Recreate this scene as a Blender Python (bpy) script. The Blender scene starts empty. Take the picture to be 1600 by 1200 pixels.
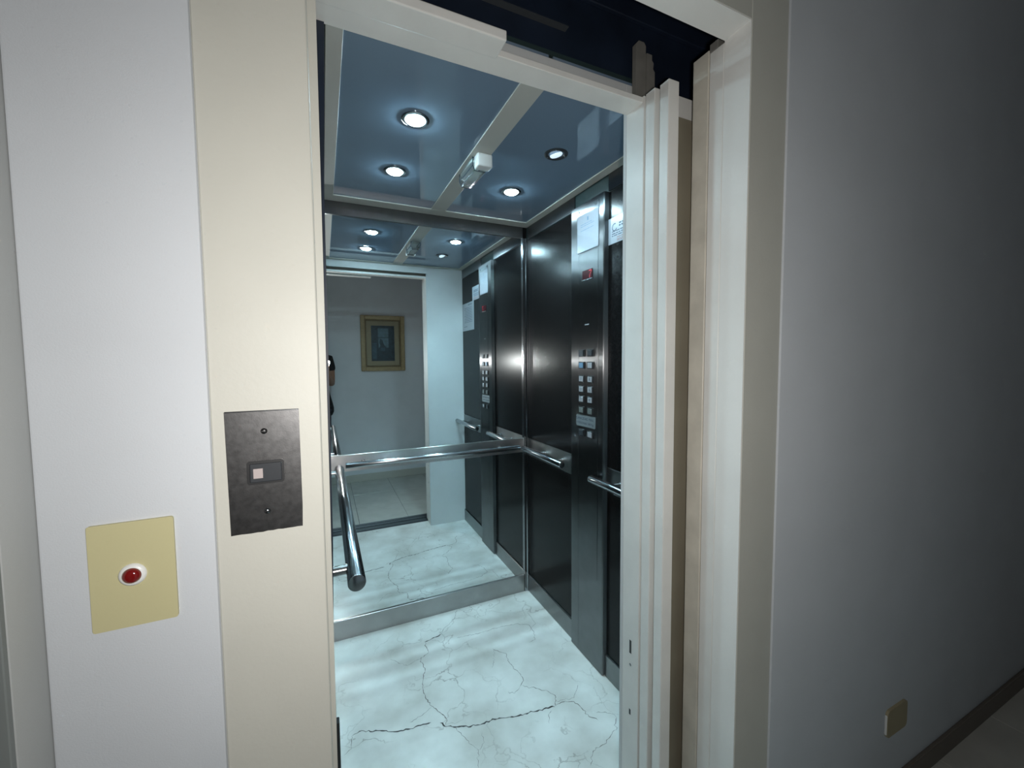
import bpy, bmesh, math, random
from mathutils import Vector, Matrix
R = random.Random(7)
S = bpy.context.scene
COL = S.collection

# ------------------------------------------------------------------ camera
CAM = Vector((0.00511, -0.60241, 1.34830))
YAW, PITCH, ROLL, FPX = 0.4299, -0.0583, -0.0081, 642.70
cyw, syw = math.cos(YAW), math.sin(YAW)
cp, sp = math.cos(PITCH), math.sin(PITCH)
FWD = Vector((syw * cp, cyw * cp, sp))
RIGHT0 = Vector((cyw, -syw, 0))
UP0 = RIGHT0.cross(FWD)
cr, sr = math.cos(ROLL), math.sin(ROLL)
RIGHT = cr * RIGHT0 + sr * UP0
UP = -sr * RIGHT0 + cr * UP0
cd = bpy.data.cameras.new('camera')
cd.sensor_fit = 'HORIZONTAL'
cd.sensor_width = 36
cd.lens = FPX / 1600 * 36
cd.clip_start = 0.002
cam = bpy.data.objects.new('camera', cd)
m = Matrix((RIGHT, UP, -FWD)).transposed().to_4x4()
m.translation = CAM
cam.matrix_world = m
COL.objects.link(cam)
S.camera = cam

# ------------------------------------------------------------------ world, lights, exposure
w = bpy.data.worlds.new('world')
S.world = w
w.use_nodes = True
w.node_tree.nodes['Background'].inputs[0].default_value = (0.5, 0.6, 0.75, 1)
w.node_tree.nodes['Background'].inputs[1].default_value = 0.004
FLASH_POWER = 6.6
FLASH_COLOR = (1.0, 0.98, 0.95)
SPOT_POWER = 10.5
SPOT_COLOR = (0.52, 0.86, 1.0)
S.view_settings.view_transform = 'Standard'
S.view_settings.look = 'None'
S.view_settings.gamma = 1
S.view_settings.use_curve_mapping = False
S.view_settings.exposure = 0.0
S.cycles.max_bounces = 10
S.cycles.glossy_bounces = 6
S.cycles.diffuse_bounces = 4
S.cycles.sample_clamp_indirect = 0.0
S.cycles.caustics_reflective = True
S.cycles.blur_glossy = 0.05
S.cycles.use_guiding = True
S.cycles.guiding_training_samples = 32

# phone flash: a small disc on the back of the phone that takes the picture
FLASH_POS = CAM + RIGHT * 0.046 - UP * 0.012 + FWD * 0.0002
fl = bpy.data.lights.new('phone_flash', 'AREA')
fl.shape = 'DISK'
fl.size = 0.038
fl.energy = FLASH_POWER
fl.color = FLASH_COLOR
flo = bpy.data.objects.new('phone_flash', fl)
fm = Matrix((RIGHT, UP, -FWD)).transposed().to_4x4()
fm.translation = FLASH_POS
flo.matrix_world = fm
COL.objects.link(flo)


# ------------------------------------------------------------------ materials
def mat(name, color, rough=0.5, metal=0.0, spec=0.5, bump=0.0, bscale=200.0, vary=0.0, vscale=6.0,
        aniso=0.0, arot=0.0, coat=0.0, coat_rough=0.05, emit=None, estr=0.0, trans=0.0, ior=None, rvary=0.0):
    mt = bpy.data.materials.new(name)
    mt.use_nodes = True
    nt = mt.node_tree
    b = nt.nodes['Principled BSDF']
    I = b.inputs
    I['Base Color'].default_value = (*color, 1)
    I['Roughness'].default_value = rough
    I['Metallic'].default_value = metal
    I['Specular IOR Level'].default_value = spec
    I['Coat Weight'].default_value = coat
    I['Coat Roughness'].default_value = coat_rough
    I['Transmission Weight'].default_value = trans
    if ior: I['IOR'].default_value = ior
    if emit:
        I['Emission Color'].default_value = (*emit, 1)
        I['Emission Strength'].default_value = estr
    L = nt.links.new
    geo = nt.nodes.new('ShaderNodeNewGeometry')
    if bump:
        n = nt.nodes.new('ShaderNodeTexNoise')
        n.inputs['Scale'].default_value = bscale
        n.inputs['Detail'].default_value = 4
        L(geo.outputs['Position'], n.inputs['Vector'])
        bp = nt.nodes.new('ShaderNodeBump')
        bp.inputs['Strength'].default_value = bump
        bp.inputs['Distance'].default_value = 0.002
        L(n.outputs['Fac'], bp.inputs['Height'])
        L(bp.outputs['Normal'], I['Normal'])
    if vary:
        n = nt.nodes.new('ShaderNodeTexNoise')
        n.inputs['Scale'].default_value = vscale
        n.inputs['Detail'].default_value = 5
        L(geo.outputs['Position'], n.inputs['Vector'])
        mp = nt.nodes.new('ShaderNodeMapRange')
        mp.inputs['From Min'].default_value = 0.3
        mp.inputs['From Max'].default_value = 0.7
        mp.inputs['To Min'].default_value = 1 - vary
        mp.inputs['To Max'].default_value = 1 + vary
        L(n.outputs['Fac'], mp.inputs['Value'])
        mx = nt.nodes.new('ShaderNodeMix')
        mx.data_type = 'RGBA'
        mx.blend_type = 'MULTIPLY'
        mx.inputs[0].default_value = 1
        mx.inputs[6].default_value = (*color, 1)
        L(mp.outputs['Result'], mx.inputs[7])
        L(mx.outputs[2], I['Base Color'])
        if rvary:
            mr = nt.nodes.new('ShaderNodeMapRange')
            mr.inputs['From Min'].default_value = 0.3
            mr.inputs['From Max'].default_value = 0.7
            mr.inputs['To Min'].default_value = rough - rvary
            mr.inputs['To Max'].default_value = rough + rvary
            L(n.outputs['Fac'], mr.inputs['Value'])
            L(mr.outputs['Result'], I['Roughness'])
    if aniso:
        I['Anisotropic'].default_value = aniso
        I['Anisotropic Rotation'].default_value = arot
        c = nt.nodes.new('ShaderNodeVectorMath')
        c.operation = 'CROSS_PRODUCT'
        L(geo.outputs['Normal'], c.inputs[0])
        c.inputs[1].default_value = (0.013, 0.017, 1)
        L(c.outputs['Vector'], I['Tangent'])
    return mt


M = {}
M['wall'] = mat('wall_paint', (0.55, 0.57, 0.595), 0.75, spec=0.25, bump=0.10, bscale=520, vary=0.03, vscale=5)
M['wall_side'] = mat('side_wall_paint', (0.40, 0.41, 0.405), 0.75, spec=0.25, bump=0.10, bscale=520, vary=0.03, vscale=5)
M['wall_dim'] = mat('hall_paint', (0.73, 0.74, 0.76), 0.8, spec=0.2, bump=0.2, bscale=200, vary=0.03)
M['frame'] = mat('frame_paint', (0.53, 0.52, 0.465), 0.5, spec=0.35, bump=0.1, bscale=160, vary=0.03, vscale=7)
M['reveal'] = mat('reveal_paint', (0.80, 0.79, 0.76), 0.45, spec=0.4, bump=0.1, bscale=160, vary=0.03, vscale=7)
M['door'] = mat('door_paint', (0.78, 0.765, 0.73), 0.42, spec=0.4, bump=0.08, bscale=150, vary=0.05, vscale=9)
M['door_warm'] = mat('door_paint_warm', (0.62, 0.58, 0.50), 0.5, spec=0.35, bump=0.12, bscale=120, vary=0.12, vscale=14)  # door paint in a darker, warmer, more mottled tone
M['recess_shade'] = mat('recess_shade_paint', (0.26, 0.23, 0.17), 0.6, bump=0.1, vary=0.1)  # shadow on the recessed leaf put into the paint colour
M['grey_door'] = mat('grey_door_paint', (0.17, 0.185, 0.18), 0.5, bump=0.1)
M['steel'] = mat('brushed_steel', (0.40, 0.39, 0.385), 0.30, 1.0, aniso=0.8, arot=0.25, vary=0.05, vscale=20)
M['steel_mid'] = mat('brushed_steel_mid', (0.23, 0.23, 0.23), 0.30, 1.0, aniso=0.8, arot=0.25, vary=0.05, vscale=20)  # same brushed steel in a darker tone for the right wall
M['steel_dark'] = mat('brushed_steel_dark', (0.20, 0.20, 0.205), 0.30, 1.0, aniso=1.0, arot=0.0, vary=0.05, vscale=20)
M['steel_plain'] = mat('satin_steel', (0.40, 0.40, 0.40), 0.24, 1.0, vary=0.04, vscale=30)
M['sill'] = mat('dark_sill', (0.03, 0.035, 0.04), 0.45, 0.3)
M['sill_lip'] = mat('worn_sill_lip', (0.22, 0.23, 0.24), 0.4, 1.0)
M['chrome'] = mat('polished_steel', (0.36, 0.37, 0.385), 0.19, 1.0)
M['plate'] = mat('worn_steel_plate', (0.10, 0.098, 0.098), 0.38, 1.0, vary=0.10, vscale=140, bump=0.04, bscale=900, rvary=0.02)
M['laminate'] = mat('dark_laminate', (0.008, 0.007, 0.007), 0.22, spec=0.13, bump=0.010, bscale=500, vary=0.2, vscale=60)
M['ceil'] = mat('glossy_grey_panel', (0.185, 0.25, 0.33), 0.5, spec=0.0, coat=1.0, coat_rough=0.0)
M['ctrim'] = mat('ceiling_trim_paint', (0.50, 0.485, 0.44), 0.5, spec=0.3)
M['cream_in'] = mat('cabin_return_paint', (0.61, 0.615, 0.61), 0.55, spec=0.3, bump=0.12, bscale=90, vary=0.03)
M['mirror'] = mat('mirror_silver', (0.79, 0.85, 0.86), 0.0, 1.0)
M['edge'] = mat('mirror_edge', (0.03, 0.05, 0.05), 0.3)
M['shaft'] = mat('shaft_dark', (0.012, 0.016, 0.028), 0.7, bump=0.3, bscale=40, vary=0.3)  # the shaft's darkness and blue glow put into the colour
M['operator_shade'] = mat('machine_paint_and_shade', (0.010, 0.017, 0.034), 0.5, vary=0.3, vscale=8)  # machine's navy, also holding the left post's shade in its colour
M['bracket'] = mat('grey_bracket', (0.22, 0.21, 0.19), 0.6, vary=0.15, vscale=20)
M['rail_line'] = mat('dull_rail', (0.05, 0.055, 0.06), 0.5)
M['black'] = mat('black_plastic', (0.012, 0.012, 0.013), 0.4)
M['rubber'] = mat('black_rubber', (0.015, 0.017, 0.019), 0.6, vary=0.3, vscale=40)
M['graphite'] = mat('graphite_plastic', (0.035, 0.038, 0.043), 0.32)
M['cream_plastic'] = mat('yellowed_plastic', (0.50, 0.46, 0.265), 0.45, spec=0.4, bump=0.03, bscale=300)
M['olive_plastic'] = mat('olive_plastic', (0.34, 0.29, 0.18), 0.5)
M['white_plastic'] = mat('white_plastic', (0.72, 0.72, 0.70), 0.35)
M['red'] = mat('red_lens', (0.16, 0.006, 0.006), 0.12, spec=0.6, coat=0.6)
M['pink'] = mat('pale_indicator', (0.42, 0.36, 0.35), 0.35)
M['paper'] = mat('paper', (0.34, 0.34, 0.36), 0.6)
M['paper_gloss'] = mat('glossy_paper', (0.36, 0.37, 0.41), 0.3, coat=0.5)
M['ink'] = mat('ink', (0.05, 0.06, 0.09), 0.6)
M['ink_red'] = mat('faded_red_ink', (0.30, 0.16, 0.14), 0.6)
M['clear'] = mat('clear_plastic', (0.9, 0.95, 0.97), 0.04, trans=1.0, ior=1.45)
M['acrylic'] = mat('acrylic', (0.97, 0.98, 1.0), 0.03, trans=1.0, ior=1.2)
M['clear_edge'] = mat('dark_plastic_edge', (0.02, 0.03, 0.045), 0.2)
M['disp'] = mat('red_display', (0.02, 0.001, 0.003), 0.35, spec=0.1, emit=(0.5, 0.0, 0.015), estr=0.02)
M['digit'] = mat('red_digit', (0.3, 0.01, 0.02), 0.3, emit=(1.0, 0.03, 0.07), estr=0.38)
M['key'] = mat('button_cap', (0.26, 0.25, 0.26), 0.35)
M['key_dim'] = mat('button_cap_dim', (0.12, 0.13, 0.12), 0.35)
M['key_dark'] = mat('button_cap_dark', (0.03, 0.035, 0.04), 0.3)
M['key_blue'] = mat('button_cap_blue', (0.10, 0.19, 0.28), 0.3)
M['label'] = mat('label_plate', (0.30, 0.33, 0.34), 0.35, 0.6)
M['grout'] = mat('grout', (0.10, 0.10, 0.095), 0.8)
M['tile'] = mat('floor_tile', (0.45, 0.44, 0.40), 0.35, vary=0.08, vscale=9)
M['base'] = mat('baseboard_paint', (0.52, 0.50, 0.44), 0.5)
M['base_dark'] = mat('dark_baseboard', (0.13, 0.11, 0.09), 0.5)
M['gilt'] = mat('gilt_frame', (0.42, 0.31, 0.16), 0.45, vary=0.12, vscale=30)
M['gilt_dark'] = mat('gilt_frame_dark_slip', (0.20, 0.145, 0.075), 0.5, vary=0.1, vscale=30)  # darker gilt for the slip inside the frame
M['passe'] = mat('mount_board', (0.36, 0.305, 0.20), 0.7)
M['print'] = mat('dark_print', (0.018, 0.04, 0.055), 0.4, vary=0.35, vscale=30)
M['print_light'] = mat('print_light_patch', (0.12, 0.20, 0.24), 0.5, vary=0.25, vscale=40)
M['print_mid'] = mat('print_mid_patch', (0.05, 0.10, 0.13), 0.5, vary=0.3, vscale=50)
M['skin'] = mat('skin', (0.36, 0.19, 0.125), 0.5, spec=0.35, vary=0.06, vscale=40)
M['hair'] = mat('hair', (0.018, 0.013, 0.010), 0.5, bump=0.4, bscale=300)
M['shirt'] = mat('black_shirt', (0.012, 0.012, 0.015), 0.85, bump=0.2, bscale=300)
M['jeans'] = mat('dark_trousers', (0.03, 0.035, 0.05), 0.9, bump=0.2, bscale=400)
M['shoe'] = mat('shoe_leather', (0.03, 0.026, 0.022), 0.5)
M['phone'] = mat('phone_body', (0.02, 0.02, 0.025), 0.25)
M['glass_black'] = mat('lens_glass', (0.004, 0.004, 0.006), 0.05)
M['white_eye'] = mat('eye_white', (0.7, 0.7, 0.68), 0.2)
M['lip'] = mat('lips', (0.30, 0.11, 0.09), 0.45)
M['flash'] = mat('flash_led', (0.9, 0.9, 0.85), 0.3, emit=FLASH_COLOR, estr=30.0)
M['lens_on'] = mat('lit_lens', (0.9, 0.95, 1.0), 0.2, emit=(0.60, 0.88, 1.0), estr=430.0)
M['lens_off'] = mat('tilted_lens', (0.8, 0.9, 0.95), 0.2, emit=(0.75, 0.92, 1.0), estr=0.75)


def marble():
    mt = bpy.data.materials.new('cream_marble')
    mt.use_nodes = True
    nt = mt.node_tree
    b = nt.nodes['Principled BSDF']
    L = nt.links.new
    geo = nt.nodes.new('ShaderNodeNewGeometry')
    n1 = nt.nodes.new('ShaderNodeTexNoise'); n1.inputs['Scale'].default_value = 5; n1.inputs['Detail'].default_value = 7
    L(geo.outputs['Position'], n1.inputs['Vector'])
    mr = nt.nodes.new('ShaderNodeValToRGB')
    e = mr.color_ramp.elements
    e[0].position, e[0].color = 0.30, (0.52, 0.50, 0.455, 1)
    e[1].position, e[1].color = 0.66, (0.76, 0.755, 0.72, 1)
    L(n1.outputs['Fac'], mr.inputs['Fac'])
    # fine hair veins: distorted voronoi edges
    nd = nt.nodes.new('ShaderNodeTexNoise'); nd.inputs['Scale'].default_value = 9; nd.inputs['Detail'].default_value = 6
    L(geo.outputs['Position'], nd.inputs['Vector'])
    sc = nt.nodes.new('ShaderNodeVectorMath'); sc.operation = 'SCALE'; sc.inputs['Scale'].default_value = 0.22
    L(nd.outputs['Color'], sc.inputs[0])
    ad = nt.nodes.new('ShaderNodeVectorMath'); ad.operation = 'ADD'
    L(geo.outputs['Position'], ad.inputs[0]); L(sc.outputs['Vector'], ad.inputs[1])
    vo = nt.nodes.new('ShaderNodeTexVoronoi'); vo.feature = 'DISTANCE_TO_EDGE'; vo.inputs['Scale'].default_value = 5.5
    L(ad.outputs['Vector'], vo.inputs['Vector'])
    vr = nt.nodes.new('ShaderNodeMapRange')
    vr.inputs['From Min'].default_value = 0.0; vr.inputs['From Max'].default_value = 0.018
    vr.inputs['To Min'].default_value = 1.0; vr.inputs['To Max'].default_value = 0.0
    L(vo.outputs['Distance'], vr.inputs['Value'])
    nm = nt.nodes.new('ShaderNodeTexNoise'); nm.inputs['Scale'].default_value = 3.2
    L(geo.outputs['Position'], nm.inputs['Vector'])
    mm = nt.nodes.new('ShaderNodeMapRange')
    mm.inputs['From Min'].default_value = 0.44; mm.inputs['From Max'].default_value = 0.64
    mm.inputs['To Max'].default_value = 0.75
    L(nm.outputs['Fac'], mm.inputs['Value'])
    mu = nt.nodes.new('ShaderNodeMath'); mu.operation = 'MULTIPLY'
    L(vr.outputs['Result'], mu.inputs[0]); L(mm.outputs['Result'], mu.inputs[1])
    mx = nt.nodes.new('ShaderNodeMix'); mx.data_type = 'RGBA'
    L(mu.outputs[0], mx.inputs[0]); L(mr.outputs['Color'], mx.inputs[6])
    mx.inputs[7].default_value = (0.22, 0.19, 0.16, 1)
    L(mx.outputs[2], b.inputs['Base Color'])
    b.inputs['Roughness'].default_value = 0.32
    b.inputs['Specular IOR Level'].default_value = 0.4
    return mt


M['marble'] = marble()
M['vein'] = mat('marble_vein', (0.13, 0.105, 0.09), 0.5, vary=0.4, vscale=60)
M['vein_dark'] = mat('marble_crack', (0.035, 0.028, 0.026), 0.6)


# ------------------------------------------------------------------ mesh helpers (all in world coordinates)
def B():
    return bmesh.new()


def box(bm, x0, x1, y0, y1, z0, z1, bev=0.0, seg=1):
    t = bmesh.new()
    bmesh.ops.create_cube(t, size=1)
    for v in t.verts:
        v.co = Vector((x0 + (v.co.x + .5) * (x1 - x0), y0 + (v.co.y + .5) * (y1 - y0), z0 + (v.co.z + .5) * (z1 - z0)))
    if bev:
        bmesh.ops.bevel(t, geom=list(t.edges), offset=bev, segments=seg, affect='EDGES', profile=0.5)
    merge(bm, t)
    return bm


def merge(bm, t):
    me = bpy.data.meshes.new('tmp')
    t.to_mesh(me)
    t.free()
    bm.from_mesh(me)
    bpy.data.meshes.remove(me)


def cyl(bm, a, b, r, seg=24, r2=None, bev=0.0):
    a, b = Vector(a), Vector(b)
    t = bmesh.new()
    d = b - a
    bmesh.ops.create_cone(t, cap_ends=True, segments=seg, radius1=r, radius2=r if r2 is None else r2, depth=d.length)
    if bev:
        ed = [e for e in t.edges if len(e.link_faces) == 2 and any(len(f.verts) > 4 for f in e.link_faces)]
        bmesh.ops.bevel(t, geom=ed, offset=bev, segments=2, affect='EDGES', profile=0.5)
    q = d.to_track_quat('Z', 'Y').to_matrix().to_4x4()
    q.translation = (a + b) / 2
    t.transform(q)
    merge(bm, t)
    return bm


def lathe(bm, prof, center, axis, seg=28):
    """prof: list of (radius, height along axis)."""
    ax = Vector(axis).normalized()
    q = ax.to_track_quat('Z', 'Y').to_matrix()
    rings = []
    c = Vector(center)
    for r, h in prof:
        if r < 1e-6:
            rings.append([bm.verts.new(c + q @ Vector((0, 0, h)))])
        else:
            rings.append([bm.verts.new(c + q @ Vector((r * math.cos(2 * math.pi * k / seg), r * math.sin(2 * math.pi * k / seg), h))) for k in range(seg)])
    for i in range(len(rings) - 1):
        p, n = rings[i], rings[i + 1]
        for k in range(seg):
            k2 = (k + 1) % seg
            if len(p) == 1 and len(n) == 1: continue
            if len(p) == 1: bm.faces.new((p[0], n[k2], n[k]))
            elif len(n) == 1: bm.faces.new((p[k], p[k2], n[0]))
            else: bm.faces.new((p[k], p[k2], n[k2], n[k]))
    return bm


def prism(bm, pts, z0, z1, axis='z'):
    """pts polygon in the two other axes, extruded along axis."""
    def P(u, v, h):
        return {'z': (u, v, h), 'y': (u, h, v), 'x': (h, u, v)}[axis]
    lo = [bm.verts.new(P(u, v, z0)) for u, v in pts]
    hi = [bm.verts.new(P(u, v, z1)) for u, v in pts]
    n = len(pts)
    bm.faces.new(lo[::-1]); bm.faces.new(hi)
    for k in range(n):
        bm.faces.new((lo[k], lo[(k + 1) % n], hi[(k + 1) % n], hi[k]))
    return bm


def rrect(u0, u1, v0, v1, r, seg=4):
    out = []
    for cx, cy, a0 in ((u1 - r, v1 - r, 0), (u0 + r, v1 - r, 90), (u0 + r, v0 + r, 180), (u1 - r, v0 + r, 270)):
        for k in range(seg + 1):
            a = math.radians(a0 + 90 * k / seg)
            out.append((cx + r * math.cos(a), cy + r * math.sin(a)))
    return out


def wloc(o):
    p = Vector((0, 0, 0))
    while o is not None:
        p += o.location
        o = o.parent
    return p


def obj(name, bm, material, parent=None, label=None, cat=None, group=None, kind=None, smooth=False, origin=None):
    bmesh.ops.recalc_face_normals(bm, faces=list(bm.faces))
    base = wloc(parent) if parent else Vector((0, 0, 0))
    if origin is None:
        xs = [v.co for v in bm.verts]
        lo = Vector((min(c.x for c in xs), min(c.y for c in xs), min(c.z for c in xs)))
        hi = Vector((max(c.x for c in xs), max(c.y for c in xs), max(c.z for c in xs)))
        origin = Vector(((lo.x + hi.x) / 2, (lo.y + hi.y) / 2, lo.z))
    origin = Vector(origin)
    bmesh.ops.translate(bm, verts=bm.verts, vec=-origin)
    me = bpy.data.meshes.new(name)
    bm.to_mesh(me)
    bm.free()
    me.materials.append(material)
    if smooth:
        for p in me.polygons: p.use_smooth = True
        try:
            me.set_sharp_from_angle(angle=math.radians(40))
        except Exception:
            pass
    o = bpy.data.objects.new(name, me)
    o.location = origin - base
    COL.objects.link(o)
    if parent: o.parent = parent
    tag(o, label, cat, group, kind)
    return o


def tag(o, label=None, cat=None, group=None, kind=None):
    if label: o['label'] = label
    if cat: o['category'] = cat
    if group: o['group'] = group
    if kind: o['kind'] = kind
    return o


def thing(name, label, cat, loc, group=None):
    o = bpy.data.objects.new(name, None)
    o.empty_display_size = 0.05
    o.location = loc
    COL.objects.link(o)
    return tag(o, label, cat, group)


def struct(name, bm, material, label=None, parent=None, smooth=False):
    return obj(name, bm, material, parent, label, None, None, None if parent else 'structure', smooth)


def text_bm(body, size, to_world, ext=0.0003, align='CENTER'):
    """lettering as a mesh; to_world maps (u, v, h) to a world point."""
    cu = bpy.data.curves.new('lettering_curve', 'FONT')
    cu.body = body
    cu.size = size
    cu.align_x = align
    cu.align_y = 'CENTER'
    cu.extrude = ext
    cu.resolution_u = 2
    to = bpy.data.objects.new('lettering_tmp', cu)
    COL.objects.link(to)
    dg = bpy.context.evaluated_depsgraph_get()
    me = bpy.data.meshes.new_from_object(to.evaluated_get(dg))
    bm = bmesh.new()
    bm.from_mesh(me)
    for v in bm.verts: v.co = Vector(to_world(*v.co))
    bpy.data.objects.remove(to); bpy.data.curves.remove(cu); bpy.data.meshes.remove(me)
    return bm


def word_lines(bm, face, u0, u1, v_list, h, rng, thick=0.0002, fill=0.9):
    """illegible fine print: rows of short word-length bars. face(u,v,t)->(x,y,z)."""
    for v in v_list:
        u = u0
        end = u0 + (u1 - u0) * rng.uniform(fill - 0.12, fill)
        while u < end:
            l = rng.uniform(0.008, 0.024)
            l = min(l, end - u)
            if l > 0.003:
                quad(bm, face, u, u + l, v, v + h, thick)
            u += l + rng.uniform(0.003, 0.005)


def quad(bm, face, u0, u1, v0, v1, t):
    a = [bm.verts.new(face(u, v, 0)) for u, v in ((u0, v0), (u1, v0), (u1, v1), (u0, v1))]
    b = [bm.verts.new(face(u, v, t)) for u, v in ((u0, v0), (u1, v0), (u1, v1), (u0, v1))]
    bm.faces.new(a); bm.faces.new(b)
    for k in range(4): bm.faces.new((a[k], a[(k + 1) % 4], b[(k + 1) % 4], b[k]))


# ================================================================== THE LANDING
XW = 0.8336          # right jamb of the landing door
HL = 2.0476          # height of the landing opening
FW = 0.121           # face width of the door frame
# front wall with the opening
bm = B()
box(bm, -0.277, -FW, -0.004, 0.062, 0, 2.6, 0.003, 2)
box(bm, XW + FW, 3.2, -0.004, 0.062, 0, 2.6, 0.003, 2)
box(bm, -FW - 0.004, XW + FW + 0.004, -0.004, 0.062, HL + 0.121, 2.6, 0.003, 2)
struct('wall_front', bm, M['wall'], 'pale grey plastered landing wall around the lift door frame', smooth=True)
# lift door frame: face plates + reveals
fr = struct('trim_1', box(B(), -FW, 0, 0, 0.062, 0, HL + FW, 0.0015), M['frame'], 'cream painted metal frame of the lift doorway')
struct('frame_side', box(B(), XW + 0.0015, XW + FW, 0, 0.062, 0, HL + FW, 0.0015), M['frame'], parent=fr)
struct('frame_head', box(B(), 0, XW + 0.0015, 0, 0.060, HL + 0.0015, HL + FW, 0.0012), M['frame'], parent=fr)
struct('side_reveal', box(B(), XW, XW + 0.002, 0.0008, 0.063, 0, HL + 0.001), M['reveal'], parent=fr)
struct('head_reveal', box(B(), 0, XW + 0.002, 0.0008, 0.063, HL, HL + 0.002), M['reveal'], parent=fr)
# slightly leaning steel closing strip behind the left jamb
bm = B()
prism(bm, [(-0.05, 0.0), (0.0026, 0.0), (0.0128, 2.06), (-0.05, 2.06)], 0.064, 0.075, 'y')
struct('closing_strip', bm, M['frame'], parent=fr)
# left side: pier return, grey door
bm = B()
box(bm, -0.36, -0.277, -0.056, 0.06, 0, 2.6, 0.001, 2)
box(bm, -1.3, -1.2, -1.4, 0.06, 0, 2.6)
box(bm, -1.2, -0.36, -0.02, 0.06, 2.1, 2.6)
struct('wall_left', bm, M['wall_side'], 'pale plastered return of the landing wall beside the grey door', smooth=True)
d1 = struct('door_1', box(B(), -1.2, -0.2775, -0.064, -0.0565, 0, 2.1, 0.001), M['grey_door'], 'plain grey door beside the landing wall')
struct('door_handle', cyl(B(), (-1.05, -0.112, 1.02), (-1.16, -0.112, 1.02), 0.009), M['steel_plain'], parent=d1, smooth=True)
struct('wall_back', box(B(), -1.3, 3.3, -1.366, -1.266, 0, 2.6), M['wall_dim'], 'dim grey landing wall behind the photographer')
struct('wall_right', box(B(), 3.2, 3.3, -1.266, 0.06, 0, 2.6), M['wall_dim'])
struct('ceiling', box(B(), -1.3, 3.3, -1.366, 0.06, 2.6, 2.7), M['wall_dim'])
fl_ = struct('floor', box(B(), -1.3, 3.3, -1.366, 0.03, -0.05, -0.004), M['grout'], 'landing floor of beige grey square tiles')
for ix in range(-5, 7):
    for iy in range(4):
        x0 = 0.64 + ix * 0.4
        y1 = 0.026 - iy * 0.4
        xa, xb = max(x0 + .0015, -1.199), min(x0 + .3985, 3.199)
        ya, yb = max(y1 - .3985, -1.265), y1 - .0015
        if xb - xa < .02 or yb - ya < .02: continue
        struct('tile', box(B(), xa, xb, ya, yb, -0.02, 0.0, 0.001), M['tile'], parent=fl_)
struct('baseboard_back', box(B(), -1.2, 3.2, -1.266, -1.254, 0, 0.08, 0.002), M['base'])
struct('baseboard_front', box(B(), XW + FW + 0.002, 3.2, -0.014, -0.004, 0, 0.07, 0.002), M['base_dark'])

# ================================================================== SHAFT
bm = B()
box(bm, -0.8, -0.7, 0.07, 2.1, -0.6, 3.4)
box(bm, 2.0, 2.1, 0.07, 2.1, -0.6, 3.4)
box(bm, -0.8, 2.1, 2.0, 2.1, -0.6, 3.4)
box(bm, -0.8, 2.1, 0.07, 2.1, 3.4, 3.5)
box(bm, -0.8, 2.1, 0.07, 2.1, -0.7, -0.6)
box(bm, -0.8, 2.1, 0.063, 0.075, 2.62, 3.4)
struct('wall_shaft', bm, M['shaft'], 'dark lift shaft above the doorway')

# ================================================================== LANDING SLIDING DOORS (open, stacked right)
door2 = struct('door_2', box(B(), XW + 0.0022, XW + 0.46, 0.0658, 0.1035, 0.012, 2.0475, 0.0015), M['door'],
               'open cream sliding landing door stacked behind the right jamb')
struct('door_panel', box(B(), XW + 0.0050, XW + 0.46, 0.108, 0.1535, 0.012, 2.060, 0.002), M['door_warm'], parent=door2,)
struct('hanger_plate', box(B(), XW + 0.0015, XW + 0.42, 0.0815, 0.1035, 2.0475, 2.066, 0.001), M['bracket'], parent=door2)
struct('trim_2', box(B(), -0.02, XW + 0.46, 0.027, 0.108, -0.03, -0.003), M['sill'], 'dark metal landing door sill')
bm = B()
for yy in (0.045, 0.075, 0.097):
    box(bm, -0.02, XW + 0.46, yy, yy + 0.006, -0.0031, 0.0, 0.0005)
obj('sill_ridge', bm, M['sill_lip'], bpy.data.objects['trim_2'], kind='stuff')

# ================================================================== THE CABIN
XR, YB, ZT, YF, XC = 1.0627, 1.4946, 2.0815, 0.319, 0.7662
# --- floor
fc = struct('floor_cabin', box(B(), 0.0, 1.08, 0.205, 1.515, -0.03, 0.0), M['marble'], 'cream marble cabin floor with dark cracked veins')


def floor_pt(cx_, cy_):
    """a point of the floor seen at a place of the traced veins (pixel in the 1600x1200 frame)"""
    px, py = 480 + cx_ / 3.0, 800 + cy_ / 3.0
    d = FWD + RIGHT * ((px - 800) / FPX) - UP * ((py - 600) / FPX)
    t = -CAM.z / d.z
    return CAM + d * t


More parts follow.
